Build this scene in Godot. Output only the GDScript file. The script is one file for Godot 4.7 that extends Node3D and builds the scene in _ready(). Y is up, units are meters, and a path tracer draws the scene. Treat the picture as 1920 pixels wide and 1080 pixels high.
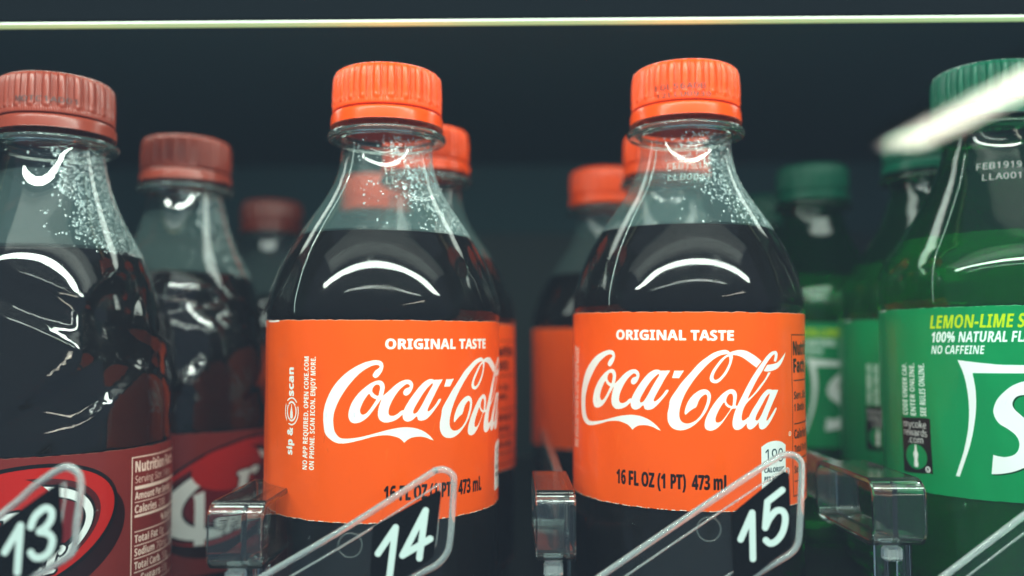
extends Node3D
# A close view into a lit drinks machine: three kinds of bottle in their lanes behind clear number tabs.
# Units are metres; y = 0 is the floor of the shelf, z = 0 the axis of the front row, +z towards the viewer.

var used := {}
var fonts := {}
var rng := RandomNumberGenerator.new()

# ---------------------------------------------------------------- print on the labels, in millimetres round the bottle and below the label's top
const SCRIPT_WHITE := [
	[-28.74, -13.50, -28.19, -12.62, -27.49, -12.08, -27.09, -11.60, -27.49, -11.22, -28.51, -11.26, -30.01, -11.89, -31.97, -13.25, -33.90, -15.23, -35.60, -17.34, -36.97, -19.46, -37.96, -21.46, -38.57, -23.44, -38.67, -25.40, -38.35, -27.31, -37.68, -28.46, -36.71, -29.21, -35.34, -29.38, -33.47, -29.23, -31.22, -28.84, -28.18, -28.08, -25.44, -27.34, -23.18, -26.88, -21.04, -26.63, -19.25, -26.71, -17.52, -27.06, -15.85, -27.76, -14.21, -28.92, -12.95, -30.27, -12.95, -30.27, -13.98, -29.92, -15.14, -29.42, -16.56, -29.11, -17.77, -29.11, -19.00, -29.30, -20.01, -29.82, -20.78, -30.49, -20.78, -30.49, -21.30, -29.91, -22.10, -29.28, -23.45, -28.81, -25.15, -28.52, -26.93, -28.61, -29.15, -29.02, -31.58, -29.70, -34.28, -30.35, -36.24, -30.61, -37.92, -30.42, -39.53, -29.60, -40.85, -28.26, -41.37, -26.10, -41.52, -23.66, -41.07, -21.17, -40.16, -18.91, -39.03, -16.90, -37.48, -15.00, -35.39, -13.12, -33.31, -11.74, -31.24, -10.73, -29.33, -10.15, -28.03, -9.98, -26.93, -10.17, -26.33, -10.74, -26.18, -11.68, -26.48, -12.74, -27.09, -13.69, -27.65, -14.25, -28.25, -14.36, -28.70, -14.00],
	[-32.89, -25.59, -34.09, -25.28, -34.71, -24.13, -34.63, -22.45, -33.89, -20.49, -32.52, -18.51, -30.87, -16.89, -29.16, -15.64, -27.55, -15.02, -26.48, -15.19, -25.88, -15.98, -25.79, -17.03, -26.09, -18.44, -26.33, -19.15, -26.93, -20.11, -27.87, -21.44, -28.83, -22.79, -30.00, -24.16, -31.40, -25.15],
	[-26.48, -19.15, -26.48, -19.15, -25.88, -18.54, -24.86, -17.69, -23.44, -16.36, -22.08, -15.39, -20.77, -14.89, -19.61, -14.92, -18.86, -15.52, -18.68, -16.43, -18.99, -17.46, -19.62, -18.40, -20.38, -18.82, -21.03, -18.57, -21.16, -17.89, -20.77, -17.18, -20.12, -16.86, -19.61, -16.68, -19.61, -16.23, -20.12, -15.95, -20.77, -16.20, -22.09, -17.35, -23.31, -19.01, -24.29, -20.90, -24.71, -22.31, -24.71, -23.24, -24.29, -23.68, -23.45, -23.70, -22.49, -23.23, -21.56, -22.49, -20.26, -22.31, -20.26, -22.31, -21.30, -23.51, -21.30, -23.51, -22.63, -24.62, -24.01, -25.21, -25.44, -25.42, -26.48, -25.09, -27.18, -24.32, -27.39, -22.94, -27.09, -21.28, -26.63, -19.86],
	[-13.02, -15.02, -13.02, -15.02, -13.83, -14.77, -14.87, -14.96, -16.06, -15.67, -17.26, -16.84, -18.49, -18.36, -19.75, -20.12, -20.77, -21.88, -21.24, -23.28, -21.17, -24.42, -20.65, -25.08, -19.75, -25.25, -18.75, -24.86, -17.88, -24.13, -17.57, -24.12, -17.57, -24.12, -17.28, -24.94, -16.32, -25.14, -15.13, -24.80, -13.97, -23.85, -12.81, -22.56, -11.68, -21.18, -11.00, -20.06, -11.18, -19.84, -11.67, -19.94, -12.35, -20.86, -13.27, -21.91, -14.19, -22.68, -14.71, -22.86, -14.78, -22.41, -14.19, -21.15, -13.03, -19.08, -11.89, -17.03, -10.53, -14.93, -10.53, -14.93, -12.79, -15.02, -12.79, -15.02],
	[-9.53, -14.95, -9.53, -14.95, -7.09, -14.91, -7.09, -14.91, -8.31, -16.84, -8.31, -16.84, -10.13, -16.87, -10.13, -16.87],
	[4.82, -10.57, 4.82, -10.57, 4.23, -9.86, 3.30, -9.61, 1.93, -9.80, 0.34, -10.37, -1.45, -11.50, -3.45, -13.08, -5.44, -15.34, -7.43, -17.60, -8.76, -19.42, -10.55, -22.15, -10.90, -23.96, -11.31, -25.99, -11.20, -27.77, -10.58, -28.98, -9.58, -29.72, -8.36, -29.96, -7.26, -29.88, -6.16, -29.50, -4.63, -28.57, -3.08, -27.10, -1.75, -25.31, -0.85, -23.41, -0.44, -21.74, -0.50, -20.63, -1.06, -19.86, -1.94, -19.53, -3.04, -19.72, -4.37, -20.56, -5.58, -21.81, -6.36, -23.16, -6.84, -24.51, -6.98, -25.63, -6.76, -26.02, -6.15, -25.49, -5.16, -24.69, -4.17, -24.12, -4.17, -24.12, -3.83, -23.45, -3.50, -22.55, -2.94, -21.66, -2.17, -20.98, -1.62, -20.86, -1.33, -21.42, -1.47, -22.64, -2.08, -24.31, -2.97, -25.99, -4.07, -27.23, -5.28, -27.92, -6.38, -28.17, -7.36, -27.97, -8.02, -27.33, -8.30, -26.33, -8.23, -24.99, -7.79, -23.20, -7.01, -21.17, -5.90, -19.14, -4.35, -16.88, -2.58, -14.74, -0.79, -12.94, 0.78, -11.70, 2.38, -10.91, 3.76, -10.69],
	[4.70, -10.35, 4.70, -10.35, 4.11, -10.68, 3.29, -11.13, 2.14, -12.03, 0.77, -13.71, -0.25, -15.28, -0.68, -16.62, -0.49, -17.51, 0.18, -17.95, 1.19, -17.95, 2.33, -17.17, 3.73, -15.49, 4.79, -13.48, 5.28, -11.91, 5.36, -11.02],
	[4.70, -10.17, 4.70, -10.17, 6.13, -9.74, 7.59, -9.62, 9.09, -9.85, 10.90, -10.68, 12.37, -11.59, 13.62, -12.50, 13.62, -12.50, 12.02, -14.14, 12.02, -14.14, 10.87, -13.38, 9.33, -12.36, 7.83, -11.46, 6.60, -11.02, 5.41, -10.91, 4.70, -10.79, 4.70, -10.79],
	[18.26, -9.87, 16.95, -10.14, 15.39, -11.15, 13.91, -12.62, 12.21, -14.52, 10.58, -16.64, 9.01, -19.09, 7.74, -21.31, 6.75, -23.09, 5.77, -25.08, 5.24, -26.85, 5.08, -28.41, 5.50, -29.41, 6.45, -29.76, 7.67, -29.34, 8.80, -28.36, 9.57, -27.71, 9.57, -27.71, 9.58, -26.48, 9.58, -26.48, 8.69, -27.13, 7.99, -27.38, 7.65, -26.89, 7.78, -25.77, 8.21, -24.44, 8.85, -23.34, 8.85, -23.34, 9.49, -22.68, 11.06, -21.36, 12.98, -19.60, 15.02, -17.38, 16.72, -15.37, 16.72, -15.37, 15.80, -15.36, 15.80, -15.36, 14.73, -16.92, 12.99, -18.70, 11.34, -20.47, 10.01, -21.61, 9.49, -21.89, 9.63, -21.45, 10.55, -19.78, 12.18, -17.11, 13.88, -14.88, 15.07, -13.31, 16.61, -11.73, 17.85, -10.76, 18.17, -10.94, 18.06, -11.63, 17.76, -12.47, 17.76, -12.47, 18.55, -12.71, 18.55, -12.71, 19.08, -11.75, 19.20, -10.61, 18.86, -10.01],
	[15.52, -13.42, 15.52, -13.42, 17.55, -13.22, 19.23, -12.79, 21.06, -11.55, 22.86, -10.13, 22.86, -10.13, 21.83, -11.79, 20.47, -13.38, 18.86, -14.50, 16.89, -15.03, 15.05, -15.12, 14.23, -14.93, 14.23, -14.93],
	[4.87, -19.46, 3.70, -19.84, 2.31, -20.84, 0.71, -22.62, -0.64, -24.63, -1.65, -26.64, -2.03, -28.20, -1.88, -29.30, -1.22, -29.80, -0.22, -29.84, 0.90, -29.39, 2.26, -28.17, 3.42, -26.62, 4.36, -25.29, 5.07, -24.45, 5.78, -24.35, 6.74, -24.20, 6.74, -24.20, 6.99, -23.42, 6.99, -23.42, 6.07, -23.57, 6.33, -21.75, 6.33, -20.63, 5.81, -19.80],
	[17.14, -19.81, 17.14, -19.81, 16.20, -19.67, 15.14, -19.87, 13.53, -21.19, 12.12, -22.95, 10.76, -24.72, 9.71, -26.48, 9.06, -28.03, 9.17, -29.15, 9.81, -29.65, 10.72, -29.52, 11.79, -28.77, 12.67, -28.02, 12.67, -28.02, 12.66, -28.69, 12.87, -29.48, 13.71, -29.80, 14.87, -29.45, 16.40, -28.16, 17.69, -26.52, 18.71, -24.98, 18.79, -24.48, 18.79, -24.48, 18.31, -24.55, 17.38, -25.60, 16.26, -26.91, 15.34, -27.62, 15.20, -27.32, 15.81, -25.99, 17.42, -23.11, 19.48, -19.88, 19.48, -19.88],
]
const SCRIPT_HOLES := [
	[-29.56, -18.32, -29.16, -18.93, -28.34, -19.48, -27.87, -19.74, -28.50, -20.78, -29.32, -22.00, -30.17, -22.99, -30.87, -23.39, -31.40, -23.31, -31.77, -22.74, -31.66, -21.79, -31.05, -20.33, -30.24, -18.99],
	[-27.87, -16.06, -27.18, -16.15, -26.93, -16.84, -27.09, -17.78, -27.33, -18.73, -28.03, -18.57, -28.67, -17.97, -28.83, -17.39, -28.51, -16.55],
	[-13.48, -15.94, -13.83, -16.06, -15.11, -17.23, -16.30, -18.74, -17.51, -20.60, -18.37, -22.11, -18.62, -23.03, -18.25, -23.31, -17.52, -22.87, -16.55, -21.47, -15.35, -19.38, -14.18, -17.43, -13.48, -16.35],
	[4.15, -11.29, 3.06, -12.03, 1.67, -13.71, 0.65, -15.28, 0.30, -16.39, 0.52, -17.06, 1.09, -17.10, 2.11, -16.39, 3.27, -14.93, 4.21, -13.14, 4.45, -11.91],
	[2.87, -22.84, 3.32, -23.51, 4.01, -24.07, 4.64, -24.34, 3.89, -25.51, 2.96, -26.73, 2.04, -27.62, 1.24, -27.84, 0.80, -27.62, 0.69, -27.06, 0.92, -26.18, 1.60, -24.73],
	[4.67, -20.62, 5.14, -20.85, 5.32, -21.74, 5.12, -23.56, 4.60, -23.63, 3.90, -23.18, 3.52, -22.51, 3.68, -21.62, 4.15, -20.89],
	[16.25, -20.81, 15.27, -21.46, 13.78, -23.45, 12.37, -25.43, 11.67, -26.87, 11.80, -27.43, 12.48, -27.34, 13.47, -26.14, 14.64, -24.15, 15.87, -21.93],
]

# ---------------------------------------------------------------- naming
func numbered(called: String) -> String:
	if not used.has(called):
		used[called] = 0
		return called
	used[called] += 1
	return "%s_%03d" % [called, used[called]]

func tag(o: Node, label: String, category: String, group := "") -> void:
	o.set_meta("label", label)
	o.set_meta("category", category)
	if group != "":
		o.set_meta("group", group)
	elif o.has_meta("group"):
		o.remove_meta("group")

func thing(called: String, label: String, category: String, at := Vector3.ZERO, group := "") -> Node3D:
	var o := Node3D.new()
	o.name = numbered(called)
	add_child(o, true)
	o.position = at
	tag(o, label, category, group)
	return o

func obj(called: String, mesh: Mesh, mat: Material, parent: Node = null) -> MeshInstance3D:
	var o := MeshInstance3D.new()
	o.name = numbered(called) if parent == null else called
	o.mesh = mesh
	o.material_override = mat
	(self if parent == null else parent).add_child(o, true)
	return o

func struct(called: String, mesh: Mesh, mat: Material, at := Vector3.ZERO) -> MeshInstance3D:
	var o := obj(called, mesh, mat)
	o.position = at
	o.set_meta("kind", "structure")
	return o

# ---------------------------------------------------------------- materials
func solid(c: Color, rough := 0.5, spec := 0.5, coat := 0.0) -> StandardMaterial3D:
	var m := StandardMaterial3D.new()
	m.albedo_color = c
	m.roughness = rough
	m.metallic_specular = spec
	if coat > 0.0:
		m.clearcoat_enabled = true
		m.clearcoat = coat
		m.clearcoat_roughness = 0.08
	return m

func pane(c: Color, alpha: float, rough := 0.02, spec := 0.5) -> StandardMaterial3D:
	var m := solid(c, rough, spec)
	m.transparency = BaseMaterial3D.TRANSPARENCY_ALPHA
	m.albedo_color.a = alpha
	m.cull_mode = BaseMaterial3D.CULL_DISABLED
	return m

func clear(c: Color, scale: float, rough := 0.01, alpha := 0.0, coat := 0.0) -> StandardMaterial3D:
	var m := solid(c, rough, 0.5, coat)
	m.transparency = BaseMaterial3D.TRANSPARENCY_ALPHA
	m.albedo_color.a = alpha
	m.refraction_enabled = true
	m.refraction_scale = scale
	return m

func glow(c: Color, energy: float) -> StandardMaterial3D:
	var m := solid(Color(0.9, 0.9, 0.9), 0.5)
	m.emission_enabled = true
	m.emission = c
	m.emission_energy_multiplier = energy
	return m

func printed(t: Texture2D, rough: float, coat: float) -> StandardMaterial3D:
	var m := solid(Color.WHITE, rough, 0.5, coat)
	m.albedo_texture = t
	return m

# ---------------------------------------------------------------- shapes
# rows[i][j]: i goes up, j goes round to the right as seen from outside
func grid(rows: Array, closed: bool, uvs: Array = []) -> ArrayMesh:
	var n := rows.size()
	var w: int = rows[0].size()
	var pos := PackedVector3Array()
	var nor := PackedVector3Array()
	var uv := PackedVector2Array()
	var idx := PackedInt32Array()
	for i in n:
		for j in w:
			var up: Vector3 = rows[mini(i + 1, n - 1)][j] - rows[maxi(i - 1, 0)][j]
			var a: int = j + 1
			var b: int = j - 1
			if closed:
				a = 1 if j == w - 1 else j + 1
				b = w - 2 if j == 0 else j - 1
			else:
				a = mini(a, w - 1)
				b = maxi(b, 0)
			var right: Vector3 = rows[i][a] - rows[i][b]
			var nn := right.cross(up)
			if nn.length_squared() < 1e-22:
				var q: Vector3 = rows[i][j]
				nn = Vector3(0, 1 if i > n / 2 else -1, 0)
			pos.append(rows[i][j])
			nor.append(nn.normalized())
			uv.append(uvs[i][j] if uvs.size() else Vector2(float(j) / (w - 1), 1.0 - float(i) / (n - 1)))
	for i in n - 1:
		for j in w - 1:
			var p := i * w + j
			idx.append_array([p, p + w, p + 1, p + 1, p + w, p + w + 1])
	var arr := []
	arr.resize(Mesh.ARRAY_MAX)
	arr[Mesh.ARRAY_VERTEX] = pos
	arr[Mesh.ARRAY_NORMAL] = nor
	arr[Mesh.ARRAY_TEX_UV] = uv
	arr[Mesh.ARRAY_INDEX] = idx
	var m := ArrayMesh.new()
	m.add_surface_from_arrays(Mesh.PRIMITIVE_TRIANGLES, arr)
	return m

# open Catmull-Rom through (h, r) pairs in millimetres; a pair given twice is a corner
func curve(flat: Array, steps: int) -> PackedVector2Array:
	var p := PackedVector2Array()
	var corner := []
	for k in range(0, flat.size(), 2):
		var v := Vector2(flat[k], flat[k + 1])
		if p.size() and p[p.size() - 1].is_equal_approx(v):
			corner[corner.size() - 1] = true
		else:
			p.append(v)
			corner.append(false)
	var o := PackedVector2Array()
	for k in p.size() - 1:
		var p0 := p[k] if k == 0 or corner[k] else p[k - 1]
		var p3 := p[k + 1] if k + 2 >= p.size() or corner[k + 1] else p[k + 2]
		for s in steps:
			o.append(p[k].cubic_interpolate(p[k + 1], p0, p3, float(s) / steps))
	o.append(p[p.size() - 1])
	return o

# the same, closed
func outline(flat: Array, steps := 8) -> PackedVector2Array:
	var p := PackedVector2Array()
	var corner := []
	for k in range(0, flat.size(), 2):
		var v := Vector2(flat[k], flat[k + 1])
		if p.size() and p[p.size() - 1].is_equal_approx(v):
			corner[corner.size() - 1] = true
		else:
			p.append(v)
			corner.append(false)
	var n := p.size()
	var o := PackedVector2Array()
	for k in n:
		var a := (k + 1) % n
		var p0 := p[k] if corner[k] else p[(k + n - 1) % n]
		var p3 := p[a] if corner[a] else p[(k + 2) % n]
		for s in steps:
			o.append(p[k].cubic_interpolate(p[a], p0, p3, float(s) / steps))
	return o

func radius_at(prof: PackedVector2Array, h: float) -> float:
	for k in prof.size() - 1:
		if h >= prof[k].x and h <= prof[k + 1].x:
			var t := (h - prof[k].x) / maxf(prof[k + 1].x - prof[k].x, 1e-6)
			return lerpf(prof[k].y, prof[k + 1].y, t)
	return prof[prof.size() - 1].y

# sculpt 1: the slanting hollows moulded into the dark red bottles
func sculpt(kind: int, a: float, h: float) -> float:
	var d := 0.05 * sin(a * 3.0 + h * 0.21) * sin(h * 0.13 + a)
	if kind == 1:
		var win := smoothstep(4.0, 12.0, h) * (1.0 - smoothstep(40.0, 50.0, h))
		var s := sin(a * 4.0 - h * 0.085 + 0.5 * sin(h * 0.2))
		var g := smoothstep(0.1, 0.75, s)
		var s2 := sin(a * 2.0 + h * 0.16 + 1.0)
		d -= win * (1.25 * g + 0.7 * smoothstep(0.5, 0.95, s2))
	elif kind == 2:
		d *= 0.5
	return d

func lathe(prof: PackedVector2Array, seg: int, base: float, shrink := 0.0, kind := 0) -> ArrayMesh:
	var rows := []
	for p in prof:
		var row := PackedVector3Array()
		for j in seg + 1:
			var a := TAU * (j % seg) / seg + PI
			var r := p.y - shrink
			if p.y > 14.0 and p.x < 51.0 or kind == 1 and p.x < 82.0:
				r += sculpt(kind, a, p.x)
			r = maxf(r, 0.0) * 0.001
			row.append(Vector3(sin(a) * r, base + p.x * 0.001, cos(a) * r))
		rows.append(row)
	return grid(rows, true)

# the label: a sleeve a fraction of a millimetre proud of the bottle, with slight puckers
func sleeve(r_mm: float, top: float, height: float, seed_at: int, pucker: float) -> ArrayMesh:
	var n := FastNoiseLite.new()
	n.seed = seed_at
	n.frequency = 0.09
	n.fractal_octaves = 3
	var rows := []
	var seg := 160
	var up := 26
	for i in up + 1:
		var row := PackedVector3Array()
		var h := -height * (1.0 - float(i) / up)
		for j in seg + 1:
			var a := TAU * (j % seg) / seg + PI
			var wob := n.get_noise_3d(sin(a) * r_mm, h * 0.35, cos(a) * r_mm) * pucker
			var nick := 0.0
			if i == 0 or i == up:
				nick = n.get_noise_3d(sin(a) * r_mm * 14.0, h, cos(a) * r_mm * 14.0) * 0.28
			var r := (r_mm + maxf(wob, -0.12) + 0.1) * 0.001
			row.append(Vector3(sin(a) * r, top + (h + nick) * 0.001, cos(a) * r))
		rows.append(row)
	return grid(rows, true)

func fluted_cap(fine: bool) -> ArrayMesh:
	# (height, radius, depth of the flutes, depth of the fine knurl)
	var prof := [[0.0, 14.4, 0.0, 0.0], [0.0, 15.45, 0.0, 0.0], [0.25, 15.6, 0.0, 1.0], [1.2, 15.55, 0.0, 1.0], [1.5, 15.5, 0.15, 0.2], [2.0, 15.5, 0.9, 0.0], [2.6, 15.45, 0.75, 0.0], [3.2, 15.42, 0.6, 0.0], [4.4, 15.38, 1.0, 0.0], [6.5, 15.3, 1.0, 0.0], [8.5, 15.2, 1.0, 0.0], [10.2, 15.0, 1.0, 0.0], [10.9, 14.8, 0.8, 0.0], [11.4, 14.45, 0.3, 0.0], [11.75, 13.9, 0.0, 0.0], [11.95, 12.9, 0.0, 0.0], [12.0, 8.0, 0.0, 0.0], [12.0, 0.0, 0.0, 0.0]]
	var per := 36 if fine else 14
	var seg := 24 * per
	var rows := []
	for p in prof:
		var row := PackedVector3Array()
		for j in seg + 1:
			var t := float(j % per) / per
			var a := TAU * (j % seg) / seg
			var d := 0.0
			if t < 0.46:
				d = 0.42 * sin(t / 0.46 * PI)
			elif t < 0.56:
				d = -0.38
			elif t < 0.93:
				d = 0.05 + 0.13 * sin((t - 0.56) / 0.37 * TAU * 3.0)
			else:
				d = -0.36
			var k := 0.07 * sin(t * TAU * 6.0)
			var r: float = (p[1] + d * p[2] + k * p[3]) * 0.001
			row.append(Vector3(sin(a) * r, p[0] * 0.001, cos(a) * r))
		rows.append(row)
	return grid(rows, true)

func ring_band() -> ArrayMesh:
	return lathe_raw(curve([-4.0, 14.6, -4.0, 14.6, -4.05, 16.0, -3.8, 16.12, -1.4, 15.98, -0.75, 15.75, -0.45, 15.45, -0.45, 15.45, -0.3, 14.6], 5), 144)

func lathe_raw(prof: PackedVector2Array, seg: int) -> ArrayMesh:
	var rows := []
	for p in prof:
		var row := PackedVector3Array()
		for j in seg + 1:
			var a := TAU * (j % seg) / seg
			row.append(Vector3(sin(a) * p.y, p.x, cos(a) * p.y) * 0.001)
		rows.append(row)
	return grid(rows, true)

# a closed ring of plastic: the outline runs bottom, out, top and joins itself
func lathe_raw_at(prof: PackedVector2Array, seg: int, base: float) -> ArrayMesh:
	var p := prof.duplicate()
	p.append(p[0])
	for i in p.size():
		p[i].x += base * 1000.0
	return lathe_raw(p, seg)

# a slab with rounded edges from an outline in millimetres (x, y), front at z = t
func slab(pts: PackedVector2Array, t: float, bevel := 0.25) -> ArrayMesh:
	var poly := pts.duplicate()
	if not Geometry2D.is_polygon_clockwise(poly):
		poly.reverse()
	var inner := poly
	var got := Geometry2D.offset_polygon(poly, -bevel)
	if got.size() == 1:
		inner = got[0]
	var st := SurfaceTool.new()
	st.begin(Mesh.PRIMITIVE_TRIANGLES)
	for side in 2:
		var z := t if side == 0 else 0.0
		var tri := Geometry2D.triangulate_polygon(inner)
		for k in range(0, tri.size(), 3):
			var a := inner[tri[k]]
			var b := inner[tri[k + 1]]
			var c := inner[tri[k + 2]]
			var cw := (b - a).cross(c - a) < 0.0
			if cw != (side == 0):
				var q := b
				b = c
				c = q
			for v in [a, b, c]:
				st.set_normal(Vector3(0, 0, 1 if side == 0 else -1))
				st.set_uv(v)
				st.add_vertex(Vector3(v.x, v.y, z) * 0.001)
	var rim := PackedVector2Array(inner)
	var n := rim.size()
	for k in n:
		var a := rim[k]
		var b := rim[(k + 1) % n]
		var dir := (b - a).normalized()
		var out := Vector3(-dir.y, dir.x, 0)
		for v in [Vector3(a.x, a.y, t), Vector3(a.x, a.y, 0), Vector3(b.x, b.y, t), Vector3(b.x, b.y, t), Vector3(a.x, a.y, 0), Vector3(b.x, b.y, 0)]:
			st.set_normal(out)
			st.set_uv(Vector2(v.x, v.y))
			st.add_vertex(v * 0.001)
	return st.commit()

# a round bead along a path in millimetres
func bead(path: PackedVector3Array, r: float, seg := 12) -> ArrayMesh:
	var rows := []
	var n := path.size()
	for i in n:
		var d := (path[mini(i + 1, n - 1)] - path[maxi(i - 1, 0)]).normalized()
		var side := d.cross(Vector3(0, 0, 1)).normalized()
		var up := side.cross(d).normalized()
		var row := PackedVector3Array()
		var rr := r
		for j in seg + 1:
			var a := TAU * (j % seg) / seg
			row.append((path[i] + (side * cos(a) - up * sin(a)) * rr) * 0.001)
		rows.append(row)
	var first := PackedVector3Array()
	var last := PackedVector3Array()
	for j in seg + 1:
		first.append(path[0] * 0.001)
		last.append(path[n - 1] * 0.001)
	rows.push_front(first)
	rows.push_back(last)
	return grid(rows, true)

func box(size: Vector3) -> BoxMesh:
	var b := BoxMesh.new()
	b.size = size
	return b

# a box with chamfered edges
func chamfered(size: Vector3, c: float) -> ArrayMesh:
	var h := size / 2.0
	var st := SurfaceTool.new()
	st.begin(Mesh.PRIMITIVE_TRIANGLES)
	var pts := []
	for s in [Vector3(1, 1, 1), Vector3(1, 1, -1), Vector3(1, -1, 1), Vector3(1, -1, -1), Vector3(-1, 1, 1), Vector3(-1, 1, -1), Vector3(-1, -1, 1), Vector3(-1, -1, -1)]:
		pts.append((h - Vector3(0, c, c)) * s)
		pts.append((h - Vector3(c, 0, c)) * s)
		pts.append((h - Vector3(c, c, 0)) * s)
	var hull := ConvexPolygonShape3D.new()
	hull.points = PackedVector3Array(pts)
	# faces: six sides, twelve chamfers, eight corners
	var face := func(list: Array) -> void:
		var mid := Vector3.ZERO
		for v in list:
			mid += v
		mid /= list.size()
		var nn: Vector3 = (list[1] - list[0]).cross(list[2] - list[0]).normalized()
		if nn.dot(mid) < 0.0:
			nn = -nn
		var ax: Vector3 = (list[0] - mid).normalized()
		var ay: Vector3 = nn.cross(ax)
		list.sort_custom(func(p, q): return atan2((p - mid).dot(ay), (p - mid).dot(ax)) > atan2((q - mid).dot(ay), (q - mid).dot(ax)))
		for k in range(1, list.size() - 1):
			for v in [list[0], list[k], list[k + 1]]:
				st.set_normal(nn)
				st.add_vertex(v)
	for ax in 3:
		for s in [-1.0, 1.0]:
			var side := []
			for v in pts:
				if absf(v[ax] - s * h[ax]) < 1e-7:
					side.append(v)
			face.call(side)
	for a in 3:
		var b := (a + 1) % 3
		for sa in [-1.0, 1.0]:
			for sb in [-1.0, 1.0]:
				var e := []
				for v in pts:
					if (absf(v[a] - sa * h[a]) < 1e-7 and absf(v[b] - sb * (h[b] - c)) < 1e-7 or absf(v[b] - sb * h[b]) < 1e-7 and absf(v[a] - sa * (h[a] - c)) < 1e-7) and absf(absf(v[3 - a - b]) - (h[3 - a - b] - c)) < 1e-7:
						e.append(v)
				face.call(e)
	for q in 8:
		face.call([pts[q * 3], pts[q * 3 + 1], pts[q * 3 + 2]])
	return st.commit()

# ---------------------------------------------------------------- drawing flat print
class Sheet:
	var img: Image
	var k: float
	var left: float
	var top: float
	func _init(w_mm: float, h_mm: float, px_per_mm: float, left_mm: float, top_mm: float, back: Color) -> void:
		img = Image.create(int(round(w_mm * px_per_mm)), int(round(h_mm * px_per_mm)), false, Image.FORMAT_RGBA8)
		img.fill(back)
		k = px_per_mm
		left = left_mm
		top = top_mm
	func fill(pts: PackedVector2Array, c: Color) -> void:
		var n := pts.size()
		var q := PackedVector2Array()
		var lo := 1e9
		var hi := -1e9
		for p in pts:
			var v := Vector2((p.x - left) * k, (top - p.y) * k)
			q.append(v)
			lo = minf(lo, v.y)
			hi = maxf(hi, v.y)
		for y in range(maxi(0, int(lo)), mini(img.get_height() - 1, int(hi) + 1) + 1):
			var yc := y + 0.5
			var xs := []
			for i in n:
				var a := q[i]
				var b := q[(i + 1) % n]
				if (a.y <= yc) != (b.y <= yc):
					xs.append(a.x + (yc - a.y) / (b.y - a.y) * (b.x - a.x))
			xs.sort()
			for i in range(0, xs.size() - 1, 2):
				var x0 := int(ceil(xs[i] - 0.5))
				var x1 := int(ceil(xs[i + 1] - 0.5))
				if x1 > x0:
					img.fill_rect(Rect2i(x0, y, x1 - x0, 1), c)
	func rect(x0: float, y0: float, x1: float, y1: float, c: Color) -> void:
		img.fill_rect(Rect2i(int(round((x0 - left) * k)), int(round((top - y1) * k)), maxi(1, int(round((x1 - x0) * k))), maxi(1, int(round((y1 - y0) * k)))), c)
	func disc(x: float, y: float, rx: float, ry: float, c: Color, tilt := 0.0) -> void:
		var p := PackedVector2Array()
		for i in 72:
			var a := TAU * i / 72
			p.append(Vector2(x, y) + Vector2(cos(a) * rx, sin(a) * ry).rotated(tilt))
		fill(p, c)
	func stroke(path: PackedVector2Array, w: float, c: Color) -> void:
		for i in path.size():
			disc(path[i].x, path[i].y, w / 2, w / 2, c)
			if i:
				var d := (path[i] - path[i - 1]).normalized().orthogonal() * w / 2
				fill(PackedVector2Array([path[i] + d, path[i - 1] + d, path[i - 1] - d, path[i] - d]), c)

func font(which: String, bold: bool) -> Font:
	var key := which + str(bold)
	if not fonts.has(key):
		var f := SystemFont.new()
		f.font_names = PackedStringArray([which])
		f.font_weight = 700 if bold else 400
		fonts[key] = f
	return fonts[key]

# triangles of a line of text, scaled so that capitals are cap_h tall and the line is width wide (0: natural width); lower left at the origin
func letters(text: String, cap_h: float, width := 0.0, weight := 0.005, which := "Droid Sans", slant := 0.0) -> PackedVector2Array:
	var t := TextMesh.new()
	t.text = text
	t.font = font(which, weight > 0.0)
	t.font_size = 64
	t.pixel_size = 0.01
	t.depth = 0.0
	t.curve_step = 1.0
	var arr := t.surface_get_arrays(0)
	var pos: PackedVector3Array = arr[Mesh.ARRAY_VERTEX]
	var ind: PackedInt32Array = arr[Mesh.ARRAY_INDEX] if arr[Mesh.ARRAY_INDEX] != null else PackedInt32Array(range(pos.size()))
	var lo := Vector2(1e9, 1e9)
	var hi := -lo
	for p in pos:
		lo = lo.min(Vector2(p.x, p.y))
		hi = hi.max(Vector2(p.x, p.y))
	var h := TextMesh.new()
	h.text = "H"
	h.font = t.font
	h.font_size = 64
	h.pixel_size = 0.01
	h.depth = 0.0
	var harr := h.surface_get_arrays(0)
	var h0 := 1e9
	var h1 := -1e9
	for p in harr[Mesh.ARRAY_VERTEX]:
		h0 = minf(h0, p.y)
		h1 = maxf(h1, p.y)
	var sy := cap_h / (h1 - h0)
	var sx := sy if width <= 0.0 else width / (hi.x - lo.x)
	var out := PackedVector2Array()
	# the text is centred on its line; find the baseline from a capital laid out the same way
	var basey := h0
	for k in ind:
		var v := Vector2((pos[k].x - lo.x) * sx, (pos[k].y - basey) * sy)
		v.x += v.y * slant
		out.append(v)
	if weight > 0.01:
		# heavier strokes: the same letters again, a hair to each side
		var thin := out.duplicate()
		for d in [Vector2(1, 0), Vector2(-1, 0), Vector2(0, 1), Vector2(0, -1)]:
			for v in thin:
				out.append(v + d * weight * cap_h * 0.045)
	return out

func write(s: Sheet, tris: PackedVector2Array, x: float, y: float, c: Color, turn := 0.0, shear := 0.0) -> void:
	for k in range(0, tris.size(), 3):
		var p := PackedVector2Array()
		for q in 3:
			var v := tris[k + q].rotated(turn)
			v.y += v.x * shear
			p.append(v + Vector2(x, y))
		s.fill(p, c)

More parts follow.
